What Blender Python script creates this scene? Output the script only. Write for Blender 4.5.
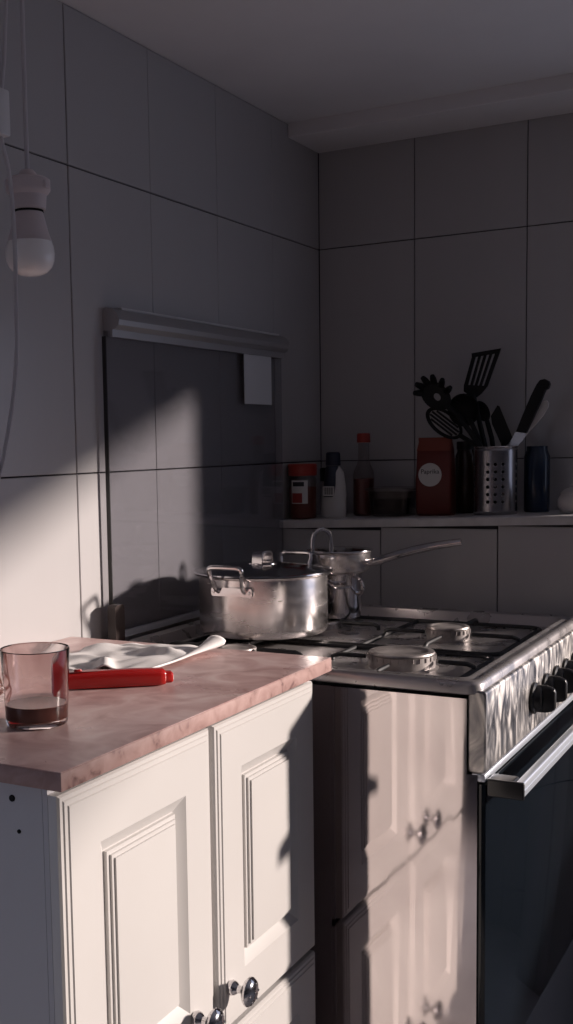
import bpy, bmesh, math, random
from mathutils import Vector, Matrix

for o in list(bpy.data.objects):
    bpy.data.objects.remove(o)
random.seed(7)
scn = bpy.context.scene
COL = scn.collection

# ------------------------------------------------------------------ camera
cam_d = bpy.data.cameras.new('camera')
cam = bpy.data.objects.new('camera', cam_d)
COL.objects.link(cam)
yaw, pit, rol = 0.53257, -0.09951, -0.02102
fw = Vector((-math.sin(yaw)*math.cos(pit), math.cos(yaw)*math.cos(pit), math.sin(pit)))
rt = Vector((math.cos(yaw), math.sin(yaw), 0))
up = rt.cross(fw)
r2 = math.cos(rol)*rt + math.sin(rol)*up
u2 = -math.sin(rol)*rt + math.cos(rol)*up
m = Matrix((r2, u2, -fw)).transposed().to_4x4()
m.translation = Vector((1.3310, -3.0572, 1.1441))
cam.matrix_world = m
cam_d.sensor_fit = 'VERTICAL'
cam_d.sensor_height = 24
cam_d.lens = 1147.2*24/1024
cam_d.shift_x = 104.57/1024
cam_d.shift_y = 49.33/1024
cam_d.clip_start = 0.02
scn.camera = cam

# ------------------------------------------------------------------ world, sun, exposure
w = bpy.data.worlds.new('sky')
scn.world = w
w.use_nodes = True
bg = w.node_tree.nodes['Background']
bg.inputs['Color'].default_value = (0.66, 0.74, 1.0, 1)
bg.inputs['Strength'].default_value = .80

sun_d = bpy.data.lights.new('sun', 'SUN')
sun_d.energy = 6.2
sun_d.color = (1.0, 0.87, 0.79)
sun_d.angle = math.radians(3.4)
sun = bpy.data.objects.new('sun', sun_d)
COL.objects.link(sun)
sun.location = (4, 3, 3)
sun.rotation_euler = Vector((-1, -0.68, -0.275)).to_track_quat('-Z', 'Y').to_euler()

scn.view_settings.view_transform = 'Standard'
scn.view_settings.look = 'None'
scn.view_settings.gamma = 1
scn.view_settings.use_curve_mapping = False
scn.view_settings.exposure = 0.0

# ------------------------------------------------------------------ materials
MATS = {}
def mat(name, col=(.8, .8, .8), rough=.5, metal=0., spec=.5, **kw):
    mt = bpy.data.materials.new(name)
    mt.use_nodes = True
    b = mt.node_tree.nodes['Principled BSDF']
    b.inputs['Base Color'].default_value = (*col, 1)
    b.inputs['Roughness'].default_value = rough
    b.inputs['Metallic'].default_value = metal
    b.inputs['Specular IOR Level'].default_value = spec
    for k, v in kw.items():
        b.inputs[k].default_value = v
    MATS[name] = mt
    return mt

def nd(mt, typ, **props):
    n = mt.node_tree.nodes.new(typ)
    for k, v in props.items():
        setattr(n, k, v)
    return n

def lk(mt, a, b):
    mt.node_tree.links.new(a, b)

def coords(mt, scale=(1, 1, 1)):
    tc = nd(mt, 'ShaderNodeTexCoord')
    mp = nd(mt, 'ShaderNodeMapping')
    mp.inputs['Scale'].default_value = scale
    lk(mt, tc.outputs['Object'], mp.inputs['Vector'])
    return mp.outputs['Vector']

def noise(mt, scale, detail=4, stretch=(1, 1, 1), distort=0.):
    n = nd(mt, 'ShaderNodeTexNoise')
    n.inputs['Scale'].default_value = scale
    n.inputs['Detail'].default_value = detail
    n.inputs['Distortion'].default_value = distort
    lk(mt, coords(mt, stretch), n.inputs['Vector'])
    return n.outputs['Fac']

def ramp(mt, fac, stops):
    r = nd(mt, 'ShaderNodeValToRGB')
    el = r.color_ramp.elements
    while len(el) < len(stops):
        el.new(0.5)
    for e, (p, c) in zip(el, stops):
        e.position = p
        e.color = (*c, 1) if len(c) == 3 else c
    lk(mt, fac, r.inputs['Fac'])
    return r.outputs['Color']

def P(mt):
    return mt.node_tree.nodes['Principled BSDF']

def vary_col(mt, fac, stops):
    lk(mt, ramp(mt, fac, stops), P(mt).inputs['Base Color'])

def vary_rough(mt, fac, a, b):
    g = lambda v: (v, v, v)
    lk(mt, ramp(mt, fac, [(.3, g(a)), (.7, g(b))]), P(mt).inputs['Roughness'])

def bump(mt, fac, strength, dist=.01):
    b = nd(mt, 'ShaderNodeBump')
    b.inputs['Strength'].default_value = strength
    b.inputs['Distance'].default_value = dist
    lk(mt, fac, b.inputs['Height'])
    lk(mt, b.outputs['Normal'], P(mt).inputs['Normal'])

m_ = mat('wall_tile', (.62, .60, .60), .2, spec=.45)
vary_col(m_, noise(m_, 1.2, 4, (14, .7, 1)), [(.3, (.448, .433, .436)), (.7, (.456, .441, .444))])
vary_rough(m_, noise(m_, 2.2, 2, (4, .8, 1)), .19, .26)
bump(m_, noise(m_, 3, 2, (3, .6, 1)), .035, .004)
mat('grout', (.045, .042, .045), .9, spec=.1)
m_ = mat('plaster', (.70, .68, .69), .9, spec=.1)
vary_col(m_, noise(m_, 3, 5), [(.3, (.72, .70, .71)), (.7, (.78, .76, .77))])
bump(m_, noise(m_, 40, 4), .1, .003)
mat('wall_paint', (.30, .28, .29), .9, spec=.1)
m_ = mat('floor_stone', (.16, .15, .155), .45)
vary_col(m_, noise(m_, 6, 6), [(.3, (.52, .50, .505)), (.7, (.60, .58, .585))])
m_ = mat('ledge_stone', (.62, .59, .58), .4)
vary_col(m_, noise(m_, 30, 5), [(.3, (.55, .52, .51)), (.7, (.66, .63, .62))])
m_ = mat('counter_laminate', (.5, .3, .28), .32, spec=.5)
f1 = noise(m_, 11, 7, (1, 1, 1), 1.6)
vary_col(m_, f1, [(.28, (.42, .245, .235)), (.45, (.57, .37, .35)), (.58, (.68, .48, .455)), (.72, (.76, .59, .56))])
vary_rough(m_, noise(m_, 9, 4), .22, .42)
m_ = mat('counter_edge', (.42, .27, .25), .55, spec=.3)
vary_col(m_, noise(m_, 30, 6, (1, 1, 1), 1), [(.3, (.15, .08, .075)), (.42, (.34, .21, .19)), (.75, (.46, .31, .285))])
m_ = mat('cabinet_paint', (.76, .735, .72), .34, spec=.4)
vary_col(m_, noise(m_, 4, 4), [(.3, (.535, .515, .50)), (.7, (.56, .54, .525))])
mat('carcass_board', (.50, .49, .51), .5, spec=.3)
mat('matt_black', (.02, .02, .02), .9, spec=.1)  # flat near-black for toe kick, screws and bulb collar
mat('chrome', (.62, .60, .61), .12, 1.)
m_ = mat('pot_steel', (.82, .77, .755), .22, 1.)
vary_rough(m_, noise(m_, 10, 4, (1, 1, 4)), .17, .30)
bump(m_, noise(m_, 60, 3, (1, 1, .3)), .03, .001)
mat('polished_steel', (.72, .69, .69), .12, 1.)
mat('lid_steel', (.52, .51, .53), .12, 1.)
m_ = mat('side_steel', (.50, .465, .46), .13, 1.)
bump(m_, noise(m_, 2.4, 2, (4.5, 1, .5), .3), .055, .012)
vary_rough(m_, noise(m_, 7, 5, (2, 2, 1)), .025, .10)
vary_col(m_, noise(m_, 3.5, 6, (1.5, 1, 1), 1.5), [(.3, (.60, .53, .525)), (.7, (.70, .63, .62))])
m_ = mat('hob_steel', (.12, .13, .155), .22, 1.)
vary_rough(m_, noise(m_, 14, 5), .14, .36)
m_ = mat('rim_steel', (.48, .45, .45), .3, .65)
vary_rough(m_, noise(m_, 18, 5), .2, .42)
m_ = mat('panel_steel', (.42, .40, .40), .35, .9)
f1 = noise(m_, 17, 8, (1, 1.7, .8), 1.6)
vary_col(m_, f1, [(.36, (.20, .20, .22)), (.5, (.38, .36, .355)), (.64, (.70, .66, .62))])
vary_rough(m_, f1, .26, .5)
mat('aluminium', (.66, .70, .77), .32, .6)
mat('black_enamel', (.012, .012, .014), .3, spec=.5)
mat('black_plastic', (.014, .013, .014), .32, spec=.5)
mat('black_nylon', (.006, .006, .007), .5, spec=.25)
mat('holder_steel', (.36, .34, .345), .26, 1.)
mat('oven_glass', (.005, .0075, .011), .08, spec=.35)
mat('drawer_grey', (.16, .155, .16), .5, spec=.3)
m_ = mat('cast_iron', (.02, .02, .022), .45, spec=.45)
m_ = mat('burner_alu', (.36, .33, .32), .42, .45)
vary_col(m_, noise(m_, 25, 5), [(.35, (.22, .195, .19)), (.65, (.52, .475, .455))])
mat('brown_plastic', (.03, .017, .015), .35)
mat('rail_metal', (.46, .45, .46), .4, .6)
mat('white_plastic', (.66, .63, .62), .4)
mat('sticker_paper', (.62, .61, .62), .6)
mat('grey_plastic', (.50, .46, .46), .45)
mat('lampholder_plastic', (.62, .53, .53), .4)
m_ = mat('bulb_frost', (.95, .90, .87), .18, spec=.5)
P(m_).inputs['Subsurface Weight'].default_value = .0
mat('cord_white', (.55, .51, .52), .5)
mat('red_plastic', (.42, .014, .012), .16, spec=.6)
mat('dark_red_plastic', (.25, .01, .01), .3)
m_ = mat('cotton', (.82, .79, .78), .9, spec=.1)
bump(m_, noise(m_, 260, 2), .25, .001)
m_ = mat('cloth_hem', (.86, .84, .83), .9, spec=.1)
mat('copper_wire', (.55, .32, .27), .3, .9)
mat('paprika', (.16, .03, .015), .6)
mat('red_cap', (.34, .03, .02), .4)
mat('label_white', (.62, .60, .58), .6)
mat('label_dark', (.02, .02, .025), .6)
mat('label_red', (.30, .03, .025), .6)
mat('navy_plastic', (.012, .016, .035), .4)
mat('sauce_red', (.16, .04, .03), .35)
mat('packet_red', (.13, .018, .012), .5)
mat('packet_orange', (.22, .045, .025), .5)
mat('brown_glass', (.035, .018, .012), .15)
mat('blue_glass', (.012, .022, .045), .15)
mat('ceramic', (.48, .45, .45), .3)
mat('knife_steel', (.62, .60, .60), .25, 1.)
mat('tea', (.16, .055, .04), .2)
mat('window_paint', (.6, .58, .58), .5)

def thin_glass(name, tint, gloss=(1, 1, 1), rough=.03, ior=1.45):
    mt = bpy.data.materials.new(name)
    mt.use_nodes = True
    nt = mt.node_tree
    nt.nodes.remove(nt.nodes['Principled BSDF'])
    out = nt.nodes['Material Output']
    tr = nt.nodes.new('ShaderNodeBsdfTransparent')
    tr.inputs['Color'].default_value = (*tint, 1)
    gl = nt.nodes.new('ShaderNodeBsdfGlossy')
    gl.inputs['Color'].default_value = (*gloss, 1)
    gl.inputs['Roughness'].default_value = rough
    lw = nt.nodes.new('ShaderNodeLayerWeight')
    lw.inputs['Blend'].default_value = .5
    pw = nt.nodes.new('ShaderNodeMath'); pw.operation = 'POWER'
    pw.inputs[1].default_value = 5
    nt.links.new(lw.outputs['Facing'], pw.inputs[0])
    fr = nt.nodes.new('ShaderNodeMath'); fr.operation = 'MULTIPLY_ADD'
    f0 = ((ior-1)/(ior+1))**2
    fr.inputs[1].default_value = 1-f0
    fr.inputs[2].default_value = f0
    nt.links.new(pw.outputs[0], fr.inputs[0])
    mx = nt.nodes.new('ShaderNodeMixShader')
    nt.links.new(fr.outputs[0], mx.inputs[0])
    nt.links.new(tr.outputs[0], mx.inputs[1])
    nt.links.new(gl.outputs[0], mx.inputs[2])
    nt.links.new(mx.outputs[0], out.inputs['Surface'])
    MATS[name] = mt
    return mt
# one pane is two surfaces, so each tint acts twice
thin_glass('tinted_glass', (.79, .79, .81), rough=.05, ior=1.5)
thin_glass('jar_glass', (.80, .76, .75), rough=.05)
thin_glass('clear_plastic', (.70, .66, .65), rough=.15)
m_ = mat('tumbler_glass', (.92, .83, .82), .02, spec=.5)
P(m_).inputs['Transmission Weight'].default_value = 1.
P(m_).inputs['IOR'].default_value = 1.45

# ------------------------------------------------------------------ mesh builder
def rrect(a0, a1, b0, b1, r, n=5):
    pts = []
    for cx, cy, t0 in ((a1-r, b1-r, 0), (a0+r, b1-r, 90), (a0+r, b0+r, 180), (a1-r, b0+r, 270)):
        for i in range(n+1):
            t = math.radians(t0 + 90*i/n)
            pts.append((cx + r*math.cos(t), cy + r*math.sin(t)))
    return pts

class MB:
    def __init__(s):
        s.v = []; s.f = []
    def add(s, vs, fs):
        o = len(s.v)
        s.v += [tuple(v) for v in vs]
        s.f += [tuple(i+o for i in f) for f in fs]
        return s
    def box(s, x0, x1, y0, y1, z0, z1, bev=0., seg=2):
        bm = bmesh.new()
        bmesh.ops.create_cube(bm, size=1)
        for v in bm.verts:
            v.co = Vector((x0+(v.co.x+.5)*(x1-x0), y0+(v.co.y+.5)*(y1-y0), z0+(v.co.z+.5)*(z1-z0)))
        if bev:
            bmesh.ops.bevel(bm, geom=bm.edges[:], offset=bev, segments=seg, profile=.5, affect='EDGES')
        bm.verts.index_update()
        s.add([v.co[:] for v in bm.verts], [[v.index for v in f.verts] for f in bm.faces])
        bm.free()
        return s
    def loft(s, loops, cap0=True, cap1=True, closed=True):
        n = len(loops[0]); vs = []; fs = []
        for L in loops:
            vs += [tuple(p) for p in L]
        for k in range(len(loops)-1):
            for i in range(n if closed else n-1):
                j = (i+1) % n
                fs.append((k*n+i, k*n+j, (k+1)*n+j, (k+1)*n+i))
        if cap0: fs.append(tuple(range(n-1, -1, -1)))
        if cap1: fs.append(tuple((len(loops)-1)*n+i for i in range(n)))
        return s.add(vs, fs)
    def lathe(s, prof, c=(0, 0, 0), n=40, cap0=True, cap1=True, axis='z', M=None):
        loops = []
        for r, z in prof:
            L = []
            for i in range(n):
                t = 2*math.pi*i/n
                p = Vector((max(r, 1e-5)*math.cos(t), max(r, 1e-5)*math.sin(t), z))
                if M is not None: p = M @ p
                elif axis == 'x': p = Vector((p.z, p.x, p.y))
                L.append(Vector(c) + p)
            loops.append(L)
        return s.loft(loops, cap0, cap1)
    def tube(s, path, r, n=10, caps=True):
        pts = [Vector(p) for p in path]
        rs = r if isinstance(r, (list, tuple)) else [r]*len(pts)
        t0 = (pts[1]-pts[0]).normalized()
        ref = Vector((0, 0, 1)) if abs(t0.z) < .9 else Vector((1, 0, 0))
        nrm = t0.cross(ref).normalized()
        loops = []
        for i, p in enumerate(pts):
            if i == 0: t = t0
            elif i == len(pts)-1: t = (pts[i]-pts[i-1]).normalized()
            else: t = ((pts[i]-pts[i-1]).normalized() + (pts[i+1]-pts[i]).normalized()).normalized()
            nrm = (nrm - t*nrm.dot(t)).normalized()
            b = t.cross(nrm)
            loops.append([p + rs[i]*(math.cos(2*math.pi*k/n)*nrm + math.sin(2*math.pi*k/n)*b) for k in range(n)])
        return s.loft(loops, caps, caps)
    def prism(s, pts, d0, d1, plane='xz'):
        f = {'xz': lambda a, b, d: (a, d, b), 'yz': lambda a, b, d: (d, a, b), 'xy': lambda a, b, d: (a, b, d)}[plane]
        return s.loft([[f(a, b, d0) for a, b in pts], [f(a, b, d1) for a, b in pts]])
    def build(s, name, material, parent=None, smooth=True, angle=35, kind=None, label=None):
        root = Vector((0, 0, 0))
        q = parent
        while q is not None:
            root += q.location; q = q.parent
        me = bpy.data.meshes.new(name)
        me.from_pydata([tuple(Vector(v)-root) for v in s.v], [], s.f)
        bm = bmesh.new(); bm.from_mesh(me)
        bmesh.ops.recalc_face_normals(bm, faces=bm.faces)
        bm.to_mesh(me); bm.free()
        me.materials.append(MATS[material])
        if smooth:
            me.shade_smooth()
            me.set_sharp_from_angle(angle=math.radians(angle))
        o = bpy.data.objects.new(name, me)
        COL.objects.link(o)
        if parent: o.parent = parent
        if kind: o['kind'] = kind
        if label: o['label'] = label
        return o

def smooth_path(pts, n=8):
    P_ = [Vector(p) for p in pts]
    out = []
    for i in range(len(P_)-1):
        p0 = P_[max(i-1, 0)]; p1 = P_[i]; p2 = P_[i+1]; p3 = P_[min(i+2, len(P_)-1)]
        for k in range(n):
            t = k/n
            out.append(.5*((2*p1) + (p2-p0)*t + (2*p0-5*p1+4*p2-p3)*t*t + (3*p1-p0-3*p2+p3)*t**3))
    out.append(P_[-1])
    return out

def tag(o, label, cat, group=None, kind=None):
    o['label'] = label; o['category'] = cat
    if group: o['group'] = group
    if kind: o['kind'] = kind
    return o
def thing(name, loc, label, cat, group=None):
    o = bpy.data.objects.new(name, None)
    COL.objects.link(o)
    o.location = loc
    o.empty_display_size = .05
    return tag(o, label, cat, group)
def copy_part(src, parent, off):
    c = src.copy(); COL.objects.link(c); c.parent = parent
    c.location = src.location + Vector(off)
    return c

# ------------------------------------------------------------------ room shell
RX, RY, CZ = 5.5, -4.2, 1.99
ZF = -.26                       # floor level
ZJ = [ZF, -.093, .501, 1.095, 1.689, CZ]
o = MB().box(-.1, RX+.1, RY-.1, .1, ZF-.1, ZF).build('floor', 'floor_stone', smooth=False)
tag(o, 'dark stone kitchen floor in front of the oven', 'floor', kind='structure')
o = MB().box(-.1, RX+.1, RY-.1, .1, CZ, CZ+.1).build('ceiling', 'plaster', smooth=False)
tag(o, 'plain pale plaster ceiling above the tiled walls', 'ceiling', kind='structure')
DY0, DY1, DZ1 = -3.0, -2.4, 1.689      # unseen opening added in the left wall, lets sky light onto the cabinet end
wl = MB().box(-.1, -.006, DY1, .1, ZF, CZ).box(-.1, -.006, RY-.1, DY0, ZF, CZ).box(-.1, -.006, DY0, DY1, DZ1, CZ).build('wall_left', 'grout', smooth=False)
tag(wl, 'left wall of tall grey glossy tiles behind the cabinet', 'wall', kind='structure')
WX0, WX1, WZ0, WZ1 = 1.08, 5.079, .45, 1.59
b = MB()
b.box(-.006, WX0, .006, .1, ZF, CZ); b.box(WX1, RX, .006, .1, ZF, CZ)
b.box(WX0, WX1, .006, .1, ZF, WZ0); b.box(WX0, WX1, .006, .1, WZ1, CZ)
wb = b.build('wall_back', 'grout', smooth=False)
tag(wb, 'darker back wall of tall grey tiles above the ledge', 'wall', kind='structure')
o = MB().box(RX, RX+.1, RY-.1, .1, ZF, CZ).build('wall_right', 'wall_paint', smooth=False)
tag(o, 'plain plastered wall on the right side of the room', 'wall', kind='structure')
o = MB().box(0, RX, RY-.1, RY, ZF, CZ).build('wall_front', 'wall_paint', smooth=False)
tag(o, 'plain plastered wall closing the near end of the room', 'wall', kind='structure')
o = MB().box(0, RX, -.2, 0, 1.953, CZ+.02, .002, 1).build('trim_1', 'plaster')
tag(o, 'shallow plastered beam where the ceiling meets the back wall', 'ceiling beam', kind='structure')

tile_cache = {}
def tile_mesh(w_, h_, th, ch=.0012):
    key = (round(w_, 4), round(h_, 4), round(th, 4))
    if key not in tile_cache:
        a, b_ = w_/2, h_/2
        L = lambda i, z: [(-a+i, -b_+i, z), (a-i, -b_+i, z), (a-i, b_-i, z), (-a+i, b_-i, z)]
        q = MB().loft([L(0, 0), L(0, th-ch), L(ch, th)])
        me = bpy.data.meshes.new('tile')
        me.from_pydata(q.v, [], q.f)
        me.materials.append(MATS['wall_tile'])
        tile_cache[key] = me
    return tile_cache[key]
def tile(parent, c, w_, h_, facing, th=.006):
    o = bpy.data.objects.new('tile', tile_mesh(w_, h_, th))
    COL.objects.link(o)
    o.parent = parent
    if facing == 'x':      # local x -> -y... normal +x
        R_ = Matrix(((0, 0, 1), (1, 0, 0), (0, 1, 0)))
    else:                  # normal -y
        R_ = Matrix(((1, 0, 0), (0, 0, -1), (0, 1, 0)))
    e = R_.to_euler()
    o.rotation_euler = (e.x + random.uniform(-.0012, .0012), e.y, e.z + random.uniform(-.0012, .0012))
    o.location = c
    return o
# left wall: joints every 0.3 from the corner
ys = [0.0] + [-.3*k for k in range(1, 14)] + [RY]
for i in range(len(ys)-1):
    y1, y0 = ys[i], ys[i+1]
    g1 = .0018 if abs(y1+1.2) < .01 else .0006
    g0 = .0018 if abs(y0+1.2) < .01 else .0006
    if y1 == 0: g1 = .001
    for k in range(5):
        if k < 4 and y0 > DY0-.01 and y1 < DY1+.01:
            continue
        z0, z1 = ZJ[k]+.0014, ZJ[k+1]-.0014
        tile(wl, (-.006, (y0+g0+y1-g1)/2, (z0+z1)/2), (y1-g1)-(y0+g0), z1-z0, 'x')
xs = [0.0, .279, .579, .879, WX0] + [1.179+.3*k for k in range(14)] + [RX]
for i in range(len(xs)-1):
    x0, x1 = xs[i]+.0012, xs[i+1]-.0012
    for k in range(5):
        z0, z1 = ZJ[k]+.0012, ZJ[k+1]-.0012
        if x0 > WX0-.01 and x1 < WX1+.01:
            if k == 1: z1 = WZ0
            if k == 2: continue
            if k == 3: z0 = WZ1
        tile(wb, ((x0+x1)/2, .006, (z0+z1)/2), x1-x0, z1-z0, 'y')
# window frame in the back wall, right of the picture
b = MB()
t = .03
b.box(WX0, WX1, .02, .08, WZ0, WZ0+t); b.box(WX0, WX1, .02, .08, WZ1-.01, WZ1)
b.box(WX0, WX0+.01, .02, .08, WZ0, WZ1); b.box(WX1-.01, WX1, .02, .08, WZ0, WZ1)
o = b.build('window_1', 'window_paint', smooth=False)
tag(o, 'open wide window frame in the back wall letting in low sun', 'window', kind='structure')

b = MB().box(-.09, -.02, DY0, DY0+.03, ZF, DZ1).box(-.09, -.02, DY1-.03, DY1, ZF, DZ1).box(-.09, -.02, DY0+.03, DY1-.03, DZ1-.03, DZ1)  # frame around the opening added for fill light
o = b.build('fill_opening', 'window_paint', smooth=False)
tag(o, 'frame of an unseen opening added in the left wall for fill light', 'door frame', kind='structure')

# boxed ledge along the back wall
LX1 = 1.06
def zl(x): return .9425 + .0285*x        # the slab runs slightly uphill to the right
lg = MB()
lg.loft([[(0, -.264, ZF), (LX1, -.264, ZF), (LX1, -.002, ZF), (0, -.002, ZF)],
         [(0, -.264, zl(0)-.021), (LX1, -.264, zl(LX1)-.021), (LX1, -.002, zl(LX1)-.021), (0, -.002, zl(0)-.021)]])
lg = lg.build('wall_ledge', 'grout', smooth=False)
tag(lg, 'boxed-out tiled ledge along the back wall behind the cooker', 'ledge', kind='structure')
b = MB()
e0 = .0005
b.loft([[(e0, -.28, zl(0)-.021), (LX1+.01, -.28, zl(LX1)-.021), (LX1+.01, -.001, zl(LX1)-.021), (e0, -.001, zl(0)-.021)],
        [(e0, -.28, zl(0)-.003), (LX1+.01, -.28, zl(LX1)-.003), (LX1+.01, -.001, zl(LX1)-.003), (e0, -.001, zl(0)-.003)],
        [(e0, -.277, zl(0)), (LX1+.01, -.277, zl(LX1)), (LX1+.01, -.001, zl(LX1)), (e0, -.001, zl(0))]])
b.build('ledge_slab', 'ledge_stone', lg, smooth=False, label='pale stone slab topping the ledge')
xl = [0.0, .281, .581, .881, LX1]
for i in range(len(xl)-1):
    x0, x1 = xl[i]+.0012, xl[i+1]-.0012
    for z0, z1 in ((ZF, .33), (.333, zl(x0)-.0225)):
        tile(lg, ((x0+x1)/2, -.264, (z0+z1)/2), x1-x0, z1-z0, 'y')

# ------------------------------------------------------------------ base cabinet
cab = thing('base_cabinet', (.27, -1.63, ZF), 'white base cabinet with raised panel doors and round chrome knobs, left of the cooker', 'cabinet')
CY0, CY1 = -2.0, -1.262
MB().box(.012, .508, CY0, CY0+.016, ZF, .751).build('side_panel', 'carcass_board', cab, smooth=False)
MB().box(.012, .508, CY1-.016, CY1, ZF, .751).build('side_panel', 'carcass_board', cab, smooth=False)
b = MB().box(.012, .02, CY0+.016, CY1-.016, -.2, .751)
b.box(.02, .50, CY0+.016, CY1-.016, -.2, -.182); b.box(.02, .50, CY0+.016, CY1-.016, .25, .264)
b.box(.02, .50, CY0+.016, CY1-.016, .738, .751)
b.build('carcass', 'carcass_board', cab, smooth=False)
b = MB().box(.5085, .516, CY0, CY1, .245, .259); b.box(.5085, .516, CY0, CY1, -.205, -.19); b.box(.5085, .516, CY0, CY1, .735, .751)
b.box(.5085, .516, CY0, CY0+.02, -.19, .735); b.box(.5085, .516, CY1-.02, CY1, -.19, .735); b.box(.5085, .516, -1.637, -1.619, -.19, .735)
b.build('face_frame', 'carcass_board', cab, smooth=False)
MB().box(.40, .42, CY0+.016, CY1-.016, ZF, -.202).build('toe_kick', 'matt_black', cab, smooth=False)
for yy, zz, rr in ((.463, .726, .0042), (.472, .686, .0026)):
    MB().lathe([(rr, 0), (rr, .0012), (rr*.6, .002)], n=14, M=Matrix.Translation((yy, CY0, zz)) @ Matrix.Rotation(math.radians(90), 4, 'X')).build('screw', 'matt_black', cab)

def door(y0, y1, z0, z1, xb=.5165, ky=None, kz=None, panel=.078):
    rings = [(0, 0), (0, .0125), (.0025, .0155), (.007, .0160), (.0085, .0178), (.014, .0182), (.0155, .0200),
             (panel, .0200), (panel+.001, .0192), (panel+.019, .0088), (panel+.0205, .0088), (panel+.021, .0140), (panel+.026, .0148),
             (panel+.0265, .0178), (panel+.031, .0184), (panel+.0315, .0210), (panel+.037, .0218)]
    q = MB()
    q.loft([[(xb+d, y0+i, z0+i), (xb+d, y1-i, z0+i), (xb+d, y1-i, z1-i), (xb+d, y0+i, z1-i)] for i, d in rings])
    dr = q.build('door', 'cabinet_paint', cab, smooth=True, angle=20)
    if ky is not None:
        xk = xb+.0202
        k = MB()
        c = (xk, ky, kz)
        prof = [(.0105, 0), (.0118, .004), (.0105, .010), (.006, .015), (.0055, .021), (.009, .025), (.0185, .0285),
                (.0222, .0325), (.0222, .035), (.019, .0395), (.012, .0425), (.004, .0437), (.0001, .0438)]
        k.lathe(prof, c, 28, axis='x')
        for a in range(6):
            t = a*math.pi/3
            px, py = .0125*math.cos(t), .0125*math.sin(t)
            k.lathe([(.0022, 0), (.0019, .0016), (.0001, .0023)], (xk+.0415, ky+px, kz+py), 8, axis='x')
        k.lathe([(.0022, 0), (.0019, .0016), (.0001, .0023)], (xk+.0432, ky, kz), 8, axis='x')
        k.build('knob', 'chrome', dr, label='domed chrome knob with small dots')
    return dr
door(-2.0, -1.634, .262, .737, ky=-1.702, kz=.329)
door(-1.6215, -1.2655, .262, .737, ky=-1.594, kz=.329)
door(-2.0, -1.634, -.20, .252, ky=-1.702, kz=-.105)
door(-1.6215, -1.2655, -.20, .252, ky=-1.594, kz=-.105)

# ------------------------------------------------------------------ countertop
ct = thing('countertop', (.27, -1.63, .752), 'pink marbled laminate countertop with chipped brown edge on the white cabinet', 'countertop')
MB().box(.002, .555, -2.024, -1.238, .7745, .7755, .0004, 1).build('surface', 'counter_laminate', ct)
MB().box(.002, .5555, -2.0245, -1.2375, .752, .7744, .0012, 2).build('slab_edge', 'counter_edge', ct)

# ------------------------------------------------------------------ gas cooker
ck = thing('gas_cooker', (.43, -.8, ZF), 'steel gas cooker with raised tinted glass lid and black oven door', 'cooker')
YN, YF = -1.2, -.40
MB().box(.07, .778, YN+.004, YF-.004, -.21, .716).build('body', 'black_enamel', ck, smooth=False)
side = [(.075, -.21), (.80, -.21), (.80, .588), (.782, .588), (.782, .716), (.075, .716)]
MB().prism(side, YN, YN+.0035).build('side_panel', 'side_steel', ck, smooth=False, label='scuffed mirror-like steel side sheet')
MB().prism(side, YF-.0035, YF).build('side_panel', 'side_steel', ck, smooth=False)
MB().box(.09, .77, YN+.01, YF-.01, ZF, -.211).build('plinth', 'black_enamel', ck, smooth=False)
# hob
hy0, hy1, hx0, hx1 = YN-.004, YF+.004, .026, .806
def hl(i, z, r): return [(a, c_, z) for a, c_ in rrect(hx0+i, hx1-i, hy0+i, hy1-i, r, 5)]
hob = MB().loft([hl(.004, .7225, .02), hl(0, .725, .022), hl(0, .739, .022), hl(.003, .7445, .02), hl(.012, .7465, .02), hl(.017, .7435, .02), hl(.022, .7425, .02),
                 hl(.027, .7455, .02), hl(.034, .745, .02), hl(.046, .7195, .02)], cap0=True, cap1=False).build('hob_rim', 'rim_steel', ck, angle=50)
MB().loft([hl(.044, .7165, .02), hl(.044, .7195, .02)]).build('hob_plate', 'hob_steel', ck, smooth=False, label='dark reflective steel hob plate')
# control panel
b = MB()
L_ = lambda y, s_: [(x, y, z) for x, z in rrect(.7835+s_, .8135-s_, .5905+s_, .7305-s_, .006, 4)]
b.loft([L_(YN, .003), L_(YN+.003, 0), L_(YF-.003, 0), L_(YF, .003)])
b.build('control_panel', 'panel_steel', ck, label='smeared steel control panel')
MB().box(.79, .8125, YN+.002, YF-.002, .5765, .5895, .0015).build('trim_strip', 'aluminium', ck)
def cooker_knob(y, z, first=None):
    if first is not None:
        return copy_part(first, ck, (0, y-first['ky'], 0))
    k = MB().lathe([(.030, 0), (.0305, .002), (.030, .005), (.0265, .008), (.0255, .016), (.0225, .020), (.0001, .021)], (.8138, y, z), 32, axis='x')
    lo_ = []
    for dx_, hw_, hh_ in ((.012, .0105, .0265), (.024, .0095, .0262), (.034, .0082, .0240), (.040, .0062, .0205), (.0425, .003, .0150)):
        lo_.append([(.8138+dx_, y+a_, z+c_) for a_, c_ in rrect(-hw_, hw_, -hh_, hh_, hw_*.9, 4)])
    k.loft(lo_)
    o = k.build('knob', 'black_plastic', ck)
    o['ky'] = y
    return o
k0 = cooker_knob(-.878, .656)
for y in (-.782, -.695, -.608, -.522):
    cooker_knob(y, .656, k0)
del k0['ky']
for o in ck.children:
    if 'ky' in o: del o['ky']
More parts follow.
